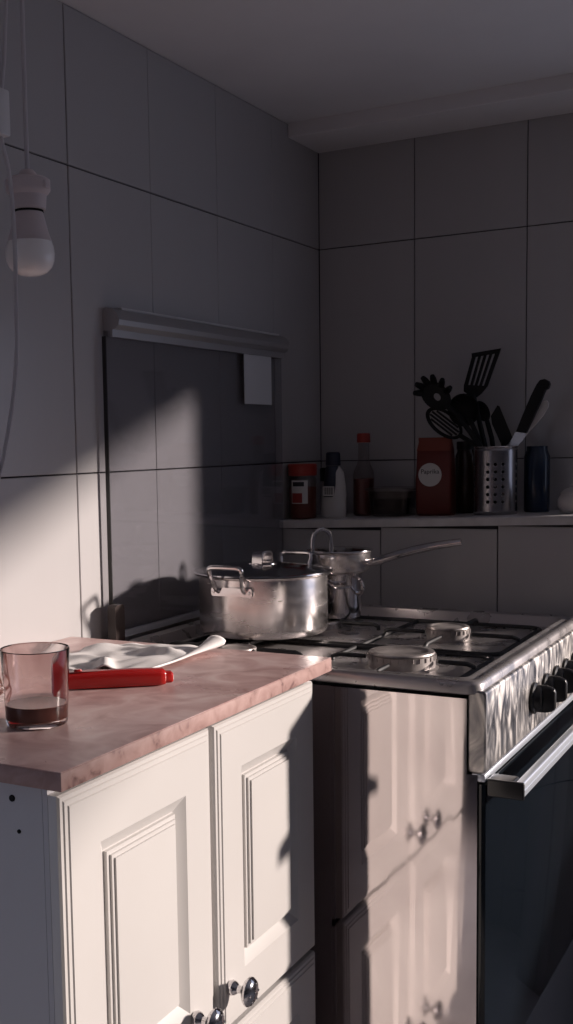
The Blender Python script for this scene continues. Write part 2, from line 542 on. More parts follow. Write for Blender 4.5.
# oven door
od = MB().box(.8005, .814, YN+.003, YF-.003, .026, .573, .002).build('oven_door', 'oven_glass', ck, label='glossy black glass oven door')
MB().box(.8005, .813, YN+.003, YF-.003, -.205, .022, .002).build('storage_drawer', 'drawer_grey', ck, label='plain dark grey drawer front below the oven')
for y0, y1 in ((YN+.006, YN+.046), (YF-.046, YF-.006)):
    ye = y0-.003 if y0 < -.8 else y1-.0055
    MB().box(.8145, .8590, y0, y1, .553, .5825, .004, 3).box(.8145, .8762, ye, ye+.0085, .553, .583, .003, 3).build('handle_bracket', 'black_plastic', od)
b = MB()
hb = lambda y, s_: [(x, y, z) for x, z in rrect(.8595+s_, .8745-s_, .5545+s_, .5815-s_, .004, 4)]
b.loft([hb(YN+.012, .002), hb(YN+.013, 0), hb(YF-.013, 0), hb(YF-.012, .002)])
b.box(.8746, .8756, YN+.013, YF-.013, .5665, .5685)
b.build('handle_bar', 'aluminium', od, angle=15, label='brushed aluminium handle bar')
# burners
def burner(x, y, R, h=0):
    q = MB().lathe([(R*1.18, .7197), (R*1.18, .7208), (R*1.02, .7235), (R*.98, .7245), (R*.98, .7475+h), (R*1.0, .7485+h), (R*.6, .7488+h)], (x, y, 0), 44)
    for a in range(28):
        t = 2*math.pi*a/28
        q.box(x+R*.985*math.cos(t)-.0011, x+R*.985*math.cos(t)+.0011, y+R*.985*math.sin(t)-.0011, y+R*.985*math.sin(t)+.0011, .739+h, .7472+h)
    br = q.build('burner', 'burner_alu', ck)
    MB().lathe([(R*.95, .7489+h), (R*.97, .7500+h), (R*.95, .7530+h), (R*.82, .7542+h), (R*.74, .7534+h), (R*.70, .7520+h), (R*.3, .7520+h), (.0001, .7520+h)], (x, y, 0), 40).build('burner_cap', 'burner_alu', br)
    MB().tube([(x-R*1.35, y+.01, .7197), (x-R*1.35, y+.01, .7405)], [.0032, .0022], 8).build('igniter', 'white_plastic', br)
BUR = [(.601, -1.010, .064), (.590, -.690, .046), (.262, -1.030, .040, -.014), (.275, -.640, .046, -.014)]
for bb in BUR:
    burner(*bb)
# wire grates, one for each half
def grate(y0, y1, bs):
    q = MB()
    fr = [(a, c_, .7250) for a, c_ in rrect(.105, .738, y0, y1, .03, 6)]
    q.tube(fr+[fr[0], fr[1]], .0052, 8, False)
    ym = (y0+y1)/2
    for x, y, R, *_ in bs:
        for dx, dy in ((1, 0), (-1, 0), (0, 1), (0, -1)):
            if dx:
                ex = .738 if (dx > 0 and x > .4) else (.105 if (dx < 0 and x < .4) else .45)
                ex = max(min(ex, x+.14), x-.14) if ex == .45 else ex
                s0 = Vector((ex, y, .7250))
            else:
                s0 = Vector((x, y1 if dy > 0 else y0, .7250))
            d = Vector((dx, dy, 0))
            e_ = Vector((x, y, .7373)) + d*R*1.12
            topc = Vector((s0.x, s0.y, .7373)) - d*.012
            pth = [s0, s0 + Vector((0, 0, .008)), Vector((s0.x, s0.y, .7345)) - d*.003, topc, (topc+e_)/2, e_]
            q.tube(pth, [.0046]*5+[.004], 8)
    q.tube([(.45, y0, .7250), (.45, y1, .7250)], .005, 8)
    for cx in (.12, .722):
        for cy in (y0+.012, y1-.012):
            q.tube([(cx, cy, .7205), (cx, cy, .7250)], .005, 8)
    return q.build('grate', 'cast_iron', ck)
grate(-1.148, -.862, [BUR[0], BUR[2]])
grate(-.842, -.478, [BUR[1], BUR[3]])
# glass lid standing up against the left wall
LX = .0125
GY0, GY1 = -1.113, -.293
gl = MB().box(LX, LX+.005, GY0, GY1, .765, 1.380).build('glass_lid', 'tinted_glass', ck, smooth=False, label='dark tinted glass lid standing upright')
prof = [(-.004, 1.369), (.010, 1.369), (.0105, 1.3835), (.018, 1.3855), (.025, 1.392), (.027, 1.402), (.022, 1.415), (.010, 1.425), (-.006, 1.4285), (-.012, 1.424), (-.012, 1.384), (-.004, 1.3805)]
MB().prism([(LX+a, c_) for a, c_ in prof], GY0+.018, GY1+.004, 'xz').build('top_rail', 'rail_metal', gl, angle=30)
MB().box(LX-.011, LX, GY0+.07, GY1, 1.4275, 1.4325, .001, 1).build('rail_strip', 'white_plastic', gl)
MB().box(LX-.004, LX+.010, GY0, GY1, .750, .7635, .001, 1).build('lower_rail', 'aluminium', gl)
MB().box(LX-.002, LX+.007, GY0-.003, GY0-.0005, .765, 1.3685).build('edge_trim', 'black_plastic', gl, smooth=False)
MB().box(LX+.002, LX+.014, GY1+.0045, GY1+.03, 1.402, 1.411, .002).build('bumper', 'black_plastic', gl)
MB().box(LX+.0052, LX+.0056, -.508, -.355, 1.247, 1.370).build('sticker', 'sticker_paper', gl, smooth=False, label='plain pale paper sticker on the glass')
for yy in (-1.124, -.325):
    MB().prism(rrect(yy-.017, yy+.017, .7475, .826, .008, 4), LX+.0105, LX+.03, 'yz').build('hinge', 'brown_plastic', ck)

# ------------------------------------------------------------------ stock pot with lid
pc = Vector((.228, -.842, .7425))
ZB, ZT = .7425, .870
pot = thing('stock_pot', pc, 'large shiny steel stock pot with lid and loop handles on the near burner', 'pot')
R = .1385
MB().lathe([(R-.012, ZB), (R-.004, ZB+.003), (R-.0005, ZB+.009), (R, ZB+.018), (R, ZT-.004), (R+.010, ZT), (R+.0105, ZT+.002), (R+.009, ZT+.0025), (R-.002, ZT-.003), (R-.003, ZB+.02), (R-.008, ZB+.008), (.0001, ZB+.005)],
           (pc.x, pc.y, 0), 72, cap1=False).build('pot_body', 'pot_steel', pot)
ld = MB().lathe([(R+.0095, ZT+.0028), (R+.0125, ZT+.004), (R+.012, ZT+.0068), (R+.004, ZT+.0072), (R-.004, ZT+.0085), (R*.7, ZT+.0155), (R*.35, ZT+.0195), (.0001, ZT+.0205)],
           (pc.x, pc.y, 0), 72, cap0=True).build('pot_lid', 'lid_steel', pot)
def pot_handle(sg):
    y = pc.y + sg*(R+.0005)
    h = MB().prism(rrect(pc.x-.047, pc.x+.047, ZT-.035, ZT-.0175, .004, 4), y-.0006 if sg > 0 else y-.0035-.004, y+.0035+.004 if sg > 0 else y+.0006).build('handle_plate', 'polished_steel', pot)
    z0 = ZT-.026
    path = []
    core = [(-.030, .004, 0), (-.032, .018, .010), (-.036, .030, .034), (-.037, .034, .046), (-.031, .036, .0525), (0, .036, .0535), (.031, .036, .0525), (.037, .034, .046), (.036, .030, .034), (.032, .018, .010), (.030, .004, 0)]
    path = smooth_path([(pc.x+a, y+sg*b_, z0+c_) for a, b_, c_ in core], 4)
    MB().tube(path, .0052, 10).build('handle', 'polished_steel', pot)
    for dx in (-.041, .041):
        MB().lathe([(.0035, 0), (.003, .0015), (.0001, .002)], (0, 0, 0), 10, M=Matrix.Translation((pc.x+dx, y+sg*.0075, z0)) @ Matrix.Rotation(math.radians(90*(-sg)), 4, 'X')).build('rivet', 'polished_steel', h)
pot_handle(-1); pot_handle(1)
core = [(-.026, 0), (-.024, .016), (-.018, .023), (0, .0245), (.018, .023), (.024, .016), (.026, 0)]
q = MB()
pth = smooth_path([(pc.x, pc.y+a, ZT+.0205+z) for a, z in core], 4)
loops = []
for p_ in pth:
    loops.append([(p_.x-.0115, p_.y, p_.z), (p_.x+.0115, p_.y, p_.z)])
vs = []; fs = []
n = len(pth)
for i, p_ in enumerate(pth):
    t_ = (pth[min(i+1, n-1)]-pth[max(i-1, 0)]).normalized()
    nn = Vector((0, -t_.z, t_.y))
    for sx, sn in ((-.0115, .0025), (.0115, .0025), (.0115, -.0025), (-.0115, -.0025)):
        vs.append((p_.x+sx, p_.y+nn.y*sn, p_.z+nn.z*sn))
q.loft([vs[4*i:4*i+4] for i in range(n)])
q.lathe([(.03, ZT+.0192), (.03, ZT+.0215), (.027, ZT+.023), (.0001, ZT+.0232)], (pc.x, pc.y, 0), 30)
q.build('lid_handle', 'polished_steel', ld)

# ------------------------------------------------------------------ small milk pot and the saucepan stacked on it
sx, sy = .303, -.594
mp = thing('milk_pot', (sx, sy, .7425), 'small steel pot with wire handle on the far burner, beneath the saucepan', 'pot')
MB().lathe([(.040, .7425), (.047, .745), (.050, .758), (.051, .842), (.054, .8475), (.0535, .8485), (.050, .844), (.047, .761), (.0001, .756)], (sx, sy, 0), 44, cap1=False).build('pot_body', 'polished_steel', mp)
MB().tube(smooth_path([(sx+.048, sy-.018, .838), (sx+.062, sy-.026, .834), (sx+.070, sy-.032, .820), (sx+.066, sy-.030, .806), (sx+.050, sy-.02, .802)], 5), .0042, 8).build('handle', 'polished_steel', mp)
MB().tube(smooth_path([(sx-.02, sy-.049, .836), (sx+.0, sy-.058, .824), (sx+.02, sy-.062, .818), (sx+.044, sy-.046, .82)], 5), .0038, 8).build('wire_handle', 'polished_steel', mp)
sp = thing('saucepan', (sx, sy, .8495), 'shallow steel saucepan with long handle stacked on the small pot behind the stock pot', 'saucepan')
MB().lathe([(.058, .8495), (.066, .852), (.070, .858), (.071, .893), (.074, .8965), (.0735, .8975), (.069, .894), (.068, .86), (.0001, .855)], (sx, sy, 0), 52, cap1=False).build('pan_body', 'pot_steel', sp)
pl = MB().lathe([(.0745, .8978), (.0765, .8992), (.076, .9008), (.06, .9025), (.03, .9045), (.0001, .905)], (sx, sy, 0), 48).build('pan_lid', 'lid_steel', sp)
hp = smooth_path([(sx+.066, sy-.010, .872), (sx+.085, sy-.012, .874), (sx+.125, sy-.012, .887), (sx+.185, sy-.010, .905), (sx+.245, sy-.008, .918), (sx+.288, sy-.006, .925)], 5)
q = MB()
n = len(hp)
lo = []
for i, p_ in enumerate(hp):
    t_ = (hp[min(i+1, n-1)]-hp[max(i-1, 0)]).normalized()
    s_ = t_.cross(Vector((0, 0, 1))).normalized()
    u_ = s_.cross(t_)
    k = i/(n-1)
    wd = .0075 + .006*math.sin(math.pi*min(1, k*1.15))
    ht = .0075 + .0020*math.sin(math.pi*k)
    lo.append([p_ + s_*wd*math.cos(a*math.pi/6) + u_*ht*math.sin(a*math.pi/6) for a in range(12)])
q.loft(lo)
q.build('long_handle', 'polished_steel', sp)
core = [(-.026, .0), (-.025, .02), (-.019, .038), (0, .046), (.019, .038), (.025, .02), (.026, .0)]
la = Vector((sx-.035, sy-.02, .902))
MB().tube(smooth_path([(la.x+.55*a, la.y+.8*a, la.z+z) for a, z in core], 5), .0052, 10).build('loop_handle', 'polished_steel', pl)

# ------------------------------------------------------------------ things on the countertop
ZC = .7758
# tumbler
tc = Vector((.386, -1.848, ZC))
tb = thing('tumbler', tc, 'clear glass tumbler with a little dark tea, standing near the left edge of the counter', 'glass')
MB().lathe([(.0001, ZC), (.036, ZC), (.0405, ZC+.002), (.0418, ZC+.006), (.0445, ZC+.06), (.0466, ZC+.1025), (.0462, ZC+.104), (.0448, ZC+.1025), (.0427, ZC+.06), (.0398, ZC+.014), (.037, ZC+.0105), (.0001, ZC+.010)],
           (tc.x, tc.y, 0), 56, cap0=False, cap1=False).build('glass_body', 'tumbler_glass', tb)
MB().lathe([(.0001, ZC+.0092), (.0378, ZC+.0096), (.0410, ZC+.0141), (.0420, ZC+.0290), (.0418, ZC+.0297), (.0001, ZC+.0290)], (tc.x, tc.y, 0), 48, cap0=False, cap1=False).build('drink', 'tea', tb)

# red lighter
d0 = Vector((.2780, -1.664, 0)); d1 = Vector((.4180, -1.5485, 0))
dx = (d1-d0).normalized(); dn = Vector((-dx.y, dx.x, 0))
lt = thing('gas_lighter', (d0.x, d0.y, ZC), 'glossy red plastic stove lighter lying in front of the white cloth', 'lighter')
def lsec(k, hw, h0, h1, r):
    c_ = d0 + dx*k
    return [c_ + dn*a + Vector((0, 0, ZC+.0002+z)) for a, z in rrect(-hw, hw, h0, h1, r, 4)]
q = MB().loft([lsec(0, .007, .004, .018, .004), lsec(.003, .0105, .001, .024, .005), lsec(.06, .0125, 0, .0275, .008), lsec(.12, .0135, 0, .0275, .008), lsec(.162, .0135, 0, .0262, .008), lsec(.169, .0130, .0008, .0250, .008), lsec(.1715, .011, .002, .0230, .006)])
q.build('lighter_body', 'red_plastic', lt)
q = MB().loft([lsec(.1717, .0095, .003, .0215, .005), lsec(.181, .0092, .0032, .021, .005), lsec(.184, .0070, .005, .018, .004)])
q.build('end_cap', 'red_plastic', lt)
L2 = lambda k0, k1, hw, z: [d0 + dx*a + dn*b_ + Vector((0, 0, ZC+z)) for a, b_ in rrect(k0, k1, -hw, hw, hw*.9, 4)]
MB().loft([L2(.018, .075, .0075, .0268), L2(.018, .075, .0075, .0282)]).build('slide_recess', 'dark_red_plastic', lt)
MB().loft([L2(.030, .043, .0045, .0283), L2(.031, .042, .0035, .0312)]).build('switch', 'red_plastic', lt)

# crumpled cloth
A, B_, C_, D_ = Vector((.155, -1.565)), Vector((.352, -1.512)), Vector((.352, -1.268)), Vector((.135, -1.315))
NU, NV = 64, 44
vs = []; fs = []
for j in range(NV+1):
    v = j/NV
    for i in range(NU+1):
        u = i/NU
        p2 = (A*(1-u)+B_*u)*(1-v) + (D_*(1-u)+C_*u)*v
        edge = min(u, v, 1-v)*9
        z = .0060 + .0028*math.sin(7*u+4*v+1.2*math.sin(6*v)) * min(1, edge+.25) + .0016*math.sin(17*v+4*u+2*math.sin(5*u)) + .0010*math.sin(26*u-11*v)
        z += .015*math.exp(-((u-.62+.5*v)/.055)**2)*math.exp(-((v-.15)/.20)**2)
        z += .012*math.exp(-((v-.70-.12*math.sin(5*u))/.07)**2)*(.5+.5*u)
        z += .008*math.exp(-((v-.36-.15*u)/.05)**2)*math.exp(-((u-.35)/.3)**2)
        z = max(z, .0016)
        px, py = p2.x + .005*math.sin(13*v+3*u)*u, p2.y + .006*math.sin(11*u)
        if u > .80:                                  # right edge rolls up into an open loop towards the far corner
            k = (u-.80)/.20
            a = k*5.2
            rr = .0018 + .0125*v**3
            bx = (A*(1-.80)+B_*.80)*(1-v) + (D_*(1-.80)+C_*.80)*v
            w0 = min(1, k*3)
            px = px*(1-w0) + (bx.x + .020 + .020*v + rr*1.5*math.sin(a) + .014*k*(1-v))*w0
            z = z*(1-w0) + (.0025 + rr*(1-math.cos(a)) + .004*(1-v)*k)*w0
        vs.append((px, py, ZC+z))
for j in range(NV):
    for i in range(NU):
        a = j*(NU+1)+i
        fs.append((a, a+1, a+NU+2, a+NU+1))
cl = MB().add(vs, fs)
cloth = cl.build('dish_cloth', 'cotton', None, angle=180)
tag(cloth, 'crumpled white cotton dish cloth lying on the counter behind the red lighter', 'cloth')
md = cloth.modifiers.new('thickness', 'SOLIDIFY'); md.thickness = .0022; md.offset = 1
hem_pts = [Vector(vs[j*(NU+1)+NU]) + Vector((0, 0, .0012)) for j in range(NV+1)]
MB().tube(hem_pts, .0019, 6).build('hem', 'cloth_hem', cloth)
hem2 = [Vector(vs[i]) + Vector((0, 0, .0014)) for i in range(0, NU+1)]
MB().tube(hem2, .0017, 6).build('hem', 'cloth_hem', cloth)

# wire whisk, tip peeking from behind the tumbler
wk = thing('wire_whisk', (.20, -1.86, ZC), 'copper-coloured wire whisk at the left picture edge behind the tumbler', 'whisk')
tip = Vector((.262, -1.757, ZC+.027)); hd = Vector((-.62, -.785, 0)).normalized(); sd = Vector((-hd.y, hd.x, 0))
for a in range(7):
    t = math.pi*a/7
    s_ = sd*math.cos(t) + Vector((0, 0, 1))*math.sin(t)
    core = []
    for k in range(25):
        f_ = -1+2*k/24
        l = 1-abs(f_)
        rad = .026*math.sin(min(1, l*1.0+.02)*math.pi*.5 + .0) if False else .025*math.sin(math.pi*(.06+.94*(1-l))**.75)
        lon = .12*(1-l)
        sg = 1 if f_ > 0 else -1
        core.append(tip + hd*(lon*.98+.004) + s_*(sg*max(rad, 0 if l > .98 else .003)))
    MB().tube(core, .0013, 6).build('wire', 'copper_wire', wk)
MB().tube([tip+hd*.118, tip+hd*.124, tip+hd*.20, tip+hd*.215], [.006, .0075, .008, .005], 14).build('whisk_handle', 'polished_steel', wk)

# ------------------------------------------------------------------ pendant bulb and cables on the left
bx, by = .262, -1.668
pb = thing('pendant_bulb', (bx, by, CZ), 'bare white bulb in a plastic lampholder hanging on a thin cord', 'light bulb')
MB().tube([(bx-.003, by+.004, CZ), (bx-.002, by+.003, 1.80), (bx-.001, by+.001, 1.66), (bx, by, 1.552)], .0034, 8).build('cord', 'cord_white', pb)

BS = 1.2
def bz(z): return 1.4012 + (z-1.4066)*1.035
def bl(prof): return [(r if r < .001 else r*BS, bz(z)) for r, z in prof]
MB().lathe(bl([(.0001, 1.5545), (.007, 1.5545), (.0105, 1.5505), (.0125, 1.546), (.024, 1.543), (.0275, 1.540), (.0275, 1.526), (.0255, 1.5225), (.0225, 1.519), (.0212, 1.500), (.020, 1.4985), (.0001, 1.4985)]), (bx, by, 0), 44, cap0=False, cap1=False).build('lampholder', 'lampholder_plastic', pb)
MB().box(bx+.028, bx+.037, by-.006, by+.006, bz(1.525), bz(1.537), .002).build('lampholder_lug', 'lampholder_plastic', pb)
MB().lathe(bl([(.0182, 1.4985), (.0182, 1.4955)]), (bx, by, 0), 36).build('bulb_collar', 'matt_black', pb)
MB().lathe(bl([(.0001, 1.4954), (.0175, 1.4954), (.0195, 1.487), (.0235, 1.468), (.0275, 1.4545)]), (bx, by, 0), 44, cap0=False).build('bulb_base', 'lampholder_plastic', pb)
MB().lathe(bl([(.0275, 1.4543), (.0296, 1.447), (.0306, 1.437), (.0296, 1.427), (.0262, 1.418), (.0205, 1.4115), (.0125, 1.4078), (.0001, 1.4066)]), (bx, by, 0), 44, cap1=False).build('bulb_dome', 'bulb_frost', pb)

cb = thing('power_cable', (.29, -1.75, CZ), 'thin pale cable with a small inline connector hanging beside the bulb', 'cable')
MB().tube([(.27, -1.716, CZ), (.275, -1.721, 1.776), (.283, -1.74, 1.69), (.288, -1.755, 1.640)], .003, 8).build('upper_cord', 'cord_white', cb)
MB().box(.278, .300, -1.775, -1.751, 1.578, 1.641, .003).build('connector', 'white_plastic', cb)
MB().tube(smooth_path([(.29, -1.762, 1.578), (.29, -1.758, 1.565), (.29, -1.748, 1.538), (.29, -1.742, 1.495), (.29, -1.739, 1.427), (.29, -1.741, 1.357), (.29, -1.742, 1.294), (.29, -1.752, 1.23), (.29, -1.766, 1.18), (.29, -1.79, 1.114), (.29, -1.83, 1.05), (.27, -1.95, .97), (.2, -2.1, .93), (.05, -2.25, .93), (.004, -2.3, .94)], 6), .0031, 8).build('lower_cord', 'cord_white', cb)

# ------------------------------------------------------------------ things on the ledge
def text_mesh(txt, size, loc, material, parent, name):
    cu = bpy.data.curves.new(name, 'FONT')
    cu.body = txt; cu.size = size; cu.align_x = 'CENTER'; cu.align_y = 'CENTER'; cu.extrude = .0003
    to = bpy.data.objects.new(name, cu)
    COL.objects.link(to)
    bpy.context.view_layer.update()
    me = bpy.data.meshes.new_from_object(to.evaluated_get(bpy.context.evaluated_depsgraph_get()))
    bpy.data.objects.remove(to)
    me.materials.clear(); me.materials.append(MATS[material])
    o = bpy.data.objects.new(name, me)
    COL.objects.link(o)
    o.parent = parent
    root = Vector((0, 0, 0)); q = parent
    while q is not None:
        root += q.location; q = q.parent
    o.location = Vector(loc)-root
    o.rotation_euler = (math.pi/2, 0, 0)
    return o
def arc_label(cx, cy, r, a0, a1, z0, z1, th=.0005, n=14):
    q = MB(); lo = []
    for k in range(n+1):
        t = math.radians(a0+(a1-a0)*k/n)
        c_, s_ = math.cos(t), math.sin(t)
        lo.append([(cx+r*c_, cy+r*s_, z0), (cx+(r+th)*c_, cy+(r+th)*s_, z0), (cx+(r+th)*c_, cy+(r+th)*s_, z1), (cx+r*c_, cy+r*s_, z1)])
    return q.loft(lo)
# spice jar with red lid
jx, jy, jr = .0425, -.222, .0375
z = zl(jx)+.0006
jar = thing('spice_jar', (jx, jy, z), 'glass spice jar with red lid and white label at the left end of the ledge', 'jar')
MB().lathe([(.0001, z), (jr-.003, z), (jr, z+.004), (jr, z+.105), (jr-.004, z+.114), (jr-.004, z+.120)], (jx, jy, 0), 36, cap0=False, cap1=False).build('jar_glass', 'jar_glass', jar)
MB().lathe([(.0001, z+.0015), (jr-.0035, z+.0015), (jr-.002, z+.005), (jr-.002, z+.085), (.0001, z+.088)], (jx, jy, 0), 32, cap0=False, cap1=False).build('contents', 'paprika', jar)
MB().lathe([(jr+.0005, z+.116), (jr+.0015, z+.118), (jr+.0015, z+.144), (jr-.001, z+.1475), (.0001, z+.148)], (jx, jy, 0), 36).build('jar_lid', 'red_cap', jar)
lb = arc_label(jx, jy, jr+.0002, -115, -45, z+.042, z+.104).build('label', 'label_white', jar)
arc_label(jx, jy, jr+.0008, -108, -60, z+.088, z+.100).build('label_band', 'label_dark', lb)
arc_label(jx, jy, jr+.0008, -112, -68, z+.044, z+.070).build('label_print', 'label_red', lb)
# small dark-capped bottle behind
jx, jy = .062, -.095
z = zl(jx)+.0006
o = thing('spice_bottle', (jx, jy, z), 'small grey spice bottle with black cap half hidden behind the red-lidded jar', 'bottle')
MB().lathe([(.0001, z), (.021, z), (.022, z+.003), (.022, z+.088), (.019, z+.095)], (jx, jy, 0), 28, cap0=False).build('bottle_body', 'grey_plastic', o)
MB().lathe([(.0222, z+.096), (.0225, z+.13), (.020, z+.133), (.0001, z+.133)], (jx, jy, 0), 28).build('cap', 'black_plastic', o)
# white and navy squeeze bottle
jx, jy = .1125, -.175
z = zl(jx)+.0006
o = thing('squeeze_bottle', (jx, jy, z), 'white plastic bottle with dark navy upper half and cap on the ledge', 'bottle')
def ell(cx, cy, a, b_, z_, n=28): return [(cx+a*math.cos(2*math.pi*k/n), cy+b_*math.sin(2*math.pi*k/n), z_) for k in range(n)]
MB().loft([ell(jx, jy, .033, .022, z), ell(jx, jy, .0355, .024, z+.004), ell(jx, jy, .0355, .024, z+.048), ell(jx+.002, jy, .0345, .023, z+.060), ell(jx+.006, jy, .029, .020, z+.085), ell(jx+.007, jy, .022, .017, z+.120), ell(jx+.002, jy, .016, .014, z+.136)]).build('bottle_body', 'label_white', o)
MB().loft([ell(jx-.004, jy-.008, .021, .017, z+.055), ell(jx-.004, jy-.0085, .0225, .0185, z+.060), ell(jx-.003, jy-.008, .0215, .0175, z+.090), ell(jx-.001, jy-.005, .019, .0155, z+.132), ell(jx-.001, jy-.004, .0165, .014, z+.138)]).build('sleeve', 'navy_plastic', o)
MB().loft([ell(jx, jy-.002, .0205, .017, z+.139), ell(jx, jy-.002, .021, .0175, z+.142), ell(jx, jy-.002, .0195, .016, z+.172), ell(jx, jy-.002, .016, .013, z+.175)]).build('cap', 'navy_plastic', o)
lb = MB().box(jx-.0195, jx+.0135, jy-.0282, jy-.0274, z+.058, z+.084).build('barcode_label', 'label_white', o, smooth=False)
for k in range(9):
    MB().box(jx-.016+k*.003, jx-.016+k*.003+.0012+.0006*(k % 2), jy-.0286, jy-.0283, z+.062, z+.081).build('bar', 'label_dark', lb, smooth=False)
# sauce bottle
jx, jy = .1755, -.115
z = zl(jx)+.0006
o = thing('sauce_bottle', (jx, jy, z), 'clear sauce bottle with red cap and red sauce, tallest of the ledge bottles', 'bottle')
MB().lathe([(.0001, z), (.026, z), (.029, z+.004), (.029, z+.105), (.027, z+.120), (.018, z+.140), (.0155, z+.150), (.0150, z+.196)], (jx, jy, 0), 36, cap0=False, cap1=False).build('bottle_glass', 'jar_glass', o)
MB().lathe([(.0001, z+.001), (.025, z+.0015), (.0275, z+.005), (.0275, z+.100), (.0001, z+.101)], (jx, jy, 0), 32, cap0=False, cap1=False).build('contents', 'sauce_red', o)
MB().lathe([(.0178, z+.197), (.0183, z+.199), (.0178, z+.219), (.016, z+.222), (.0001, z+.2225)], (jx, jy, 0), 32).build('cap', 'red_cap', o)
# plastic tub
z = zl(.274)+.0006
o = thing('plastic_tub', (.274, -.15, z), 'low translucent plastic tub on the ledge between the sauce bottle and red packet', 'tub')
tl = lambda i, zz, x0=.214, x1=.334: [(a, c_, zz) for a, c_ in rrect(x0+i, x1-i, -.205+i, -.10-i, .016, 5)]
MB().loft([tl(.012, z), tl(.009, z+.003), tl(.002, z+.066), tl(.004, z+.066), tl(.011, z+.005)]).build('tub_body', 'clear_plastic', o)
MB().loft([tl(-.0025, z+.0665), tl(-.004, z+.068), tl(-.004, z+.073), tl(0, z+.0755), tl(.006, z+.074)]).build('tub_lid', 'clear_plastic', o)
MB().loft([tl(.0125, z+.0055), tl(.0095, z+.045)]).build('contents', 'brown_glass', o)
# red packet with text
z = zl(.392)+.0006
o = thing('spice_packet', (.392, -.165, z), 'red spice packet with an oval white logo standing beside the utensil holder', 'packet')
def pk(x0, x1, y0, y1, zz): return [(a, c_, zz) for a, c_ in rrect(x0, x1, y0, y1, min(.006, (y1-y0)*.45), 3)]
body = MB().loft([pk(.350, .437, -.185, -.145, z), pk(.347, .440, -.190, -.140, z+.006), pk(.346, .439, -.191, -.139, z+.09), pk(.347, .437, -.183, -.147, z+.165), pk(.348, .435, -.170, -.160, z+.188), pk(.347, .436, -.1665, -.1635, z+.199)]).build('packet_body', 'packet_red', o, angle=60)
MB().loft([pk(.3465, .4365, -.1855, -.1445, z+.1660), pk(.3475, .4355, -.1715, -.1585, z+.1882), pk(.3465, .4365, -.1685, -.1615, z+.200)]).build('packet_top', 'packet_orange', o, angle=60)
ov = MB().prism([(.386+.0305*math.cos(2*math.pi*k/28), z+.105+.030*math.sin(2*math.pi*k/28)) for k in range(28)], -.1925, -.1915).build('logo_oval', 'label_white', o, smooth=False)
text_mesh('Paprika', .0165, (.386, -.1928, z+.113), 'label_dark', ov, 'logo_text')
# brown jar behind packet
jx, jy = .447, -.085
z = zl(jx)+.0006
o = thing('brown_jar', (jx, jy, z), 'tall dark brown glass jar between the red packet and utensil holder', 'jar')
MB().lathe([(.0001, z), (.025, z), (.027, z+.003), (.027, z+.150), (.022, z+.160), (.022, z+.166)], (jx, jy, 0), 32, cap0=False).build('jar_body', 'brown_glass', o)
MB().lathe([(.0235, z+.1665), (.024, z+.185), (.022, z+.187), (.0001, z+.187)], (jx, jy, 0), 32).build('jar_lid', 'black_plastic', o)
# dark blue jar right of the holder
jx, jy = .630, -.085
z = zl(jx)+.0006
o = thing('blue_jar', (jx, jy, z), 'dark blue glass jar partly hidden behind the utensil holder', 'jar')
MB().lathe([(.0001, z), (.030, z), (.032, z+.004), (.032, z+.140), (.026, z+.156), (.026, z+.166), (.024, z+.166), (.024, z+.157), (.0298, z+.140), (.0298, z+.01), (.0001, z+.008)], (jx, jy, 0), 36, cap0=False, cap1=False).build('jar_body', 'blue_glass', o)
# pale ceramic pot at the right edge
jx, jy = .738, -.17
z = zl(jx)+.0006
o = thing('sugar_pot', (jx, jy, z), 'small pale ceramic sugar pot at the right picture edge of the ledge', 'pot')
MB().lathe([(.0001, z), (.026, z), (.030, z+.003), (.037, z+.018), (.037, z+.032), (.031, z+.043), (.029, z+.046)], (jx, jy, 0), 36, cap0=False).build('pot_body', 'ceramic', o)
pl_ = MB().lathe([(.031, z+.0465), (.030, z+.050), (.020, z+.058), (.008, z+.0625), (.0001, z+.063)], (jx, jy, 0), 36).build('pot_lid', 'ceramic', o)
MB().lathe([(.004, z+.063), (.0075, z+.068), (.006, z+.073), (.0001, z+.0745)], (jx, jy, 0), 20).build('lid_knob', 'ceramic', pl_)

# perforated steel utensil holder
hx, hy, hr = .545, -.160, .0535
z = zl(hx)+.0006
hz = .168
uh = thing('utensil_holder', (hx, hy, z), 'round perforated steel utensil holder full of black kitchen tools', 'utensil holder')
# wall built as a grid with real eight-sided holes
NA, NZ = 36, 18
vs = []; fs = []
HC = {26, 28, 30, 8, 10, 12, 17, 19, 21, 35, 1, 3}
for j in range(NZ+1):
    for i in range(NA):
        t = 2*math.pi*i/NA
        vs.append((hx+hr*math.cos(t), hy+hr*math.sin(t), z+hz*j/NZ))
def vid(i, j): return j*NA + (i % NA)
for j in range(NZ):
    for i in range(NA):
        if j in (3, 5, 7, 9, 11, 13) and i in HC:
            t0, t1 = 2*math.pi*i/NA, 2*math.pi*(i+1)/NA
            zc, hh = z+hz*(j+.5)/NZ, hz/NZ*.5
            o0 = len(vs)
            for k in range(8):
                a = math.pi/8 + k*math.pi/4
                tt = (t0+t1)/2 + .94*(t1-t0)/2*math.cos(a)
                vs.append((hx+hr*math.cos(tt), hy+hr*math.sin(tt), zc+hh*.94*math.sin(a)))
            c = [vid(i+1, j+1), vid(i, j+1), vid(i, j), vid(i+1, j)]
            fs += [(c[0], o0+1, o0+0), (c[0], c[1], o0+2, o0+1), (c[1], o0+3, o0+2), (c[1], c[2], o0+4, o0+3),
                   (c[2], o0+5, o0+4), (c[2], c[3], o0+6, o0+5), (c[3], o0+7, o0+6), (c[3], c[0], o0+0, o0+7)]
        else:
            fs.append((vid(i, j), vid(i+1, j), vid(i+1, j+1), vid(i, j+1)))
o = MB().add(vs, fs).build('perforated_wall', 'holder_steel', uh)
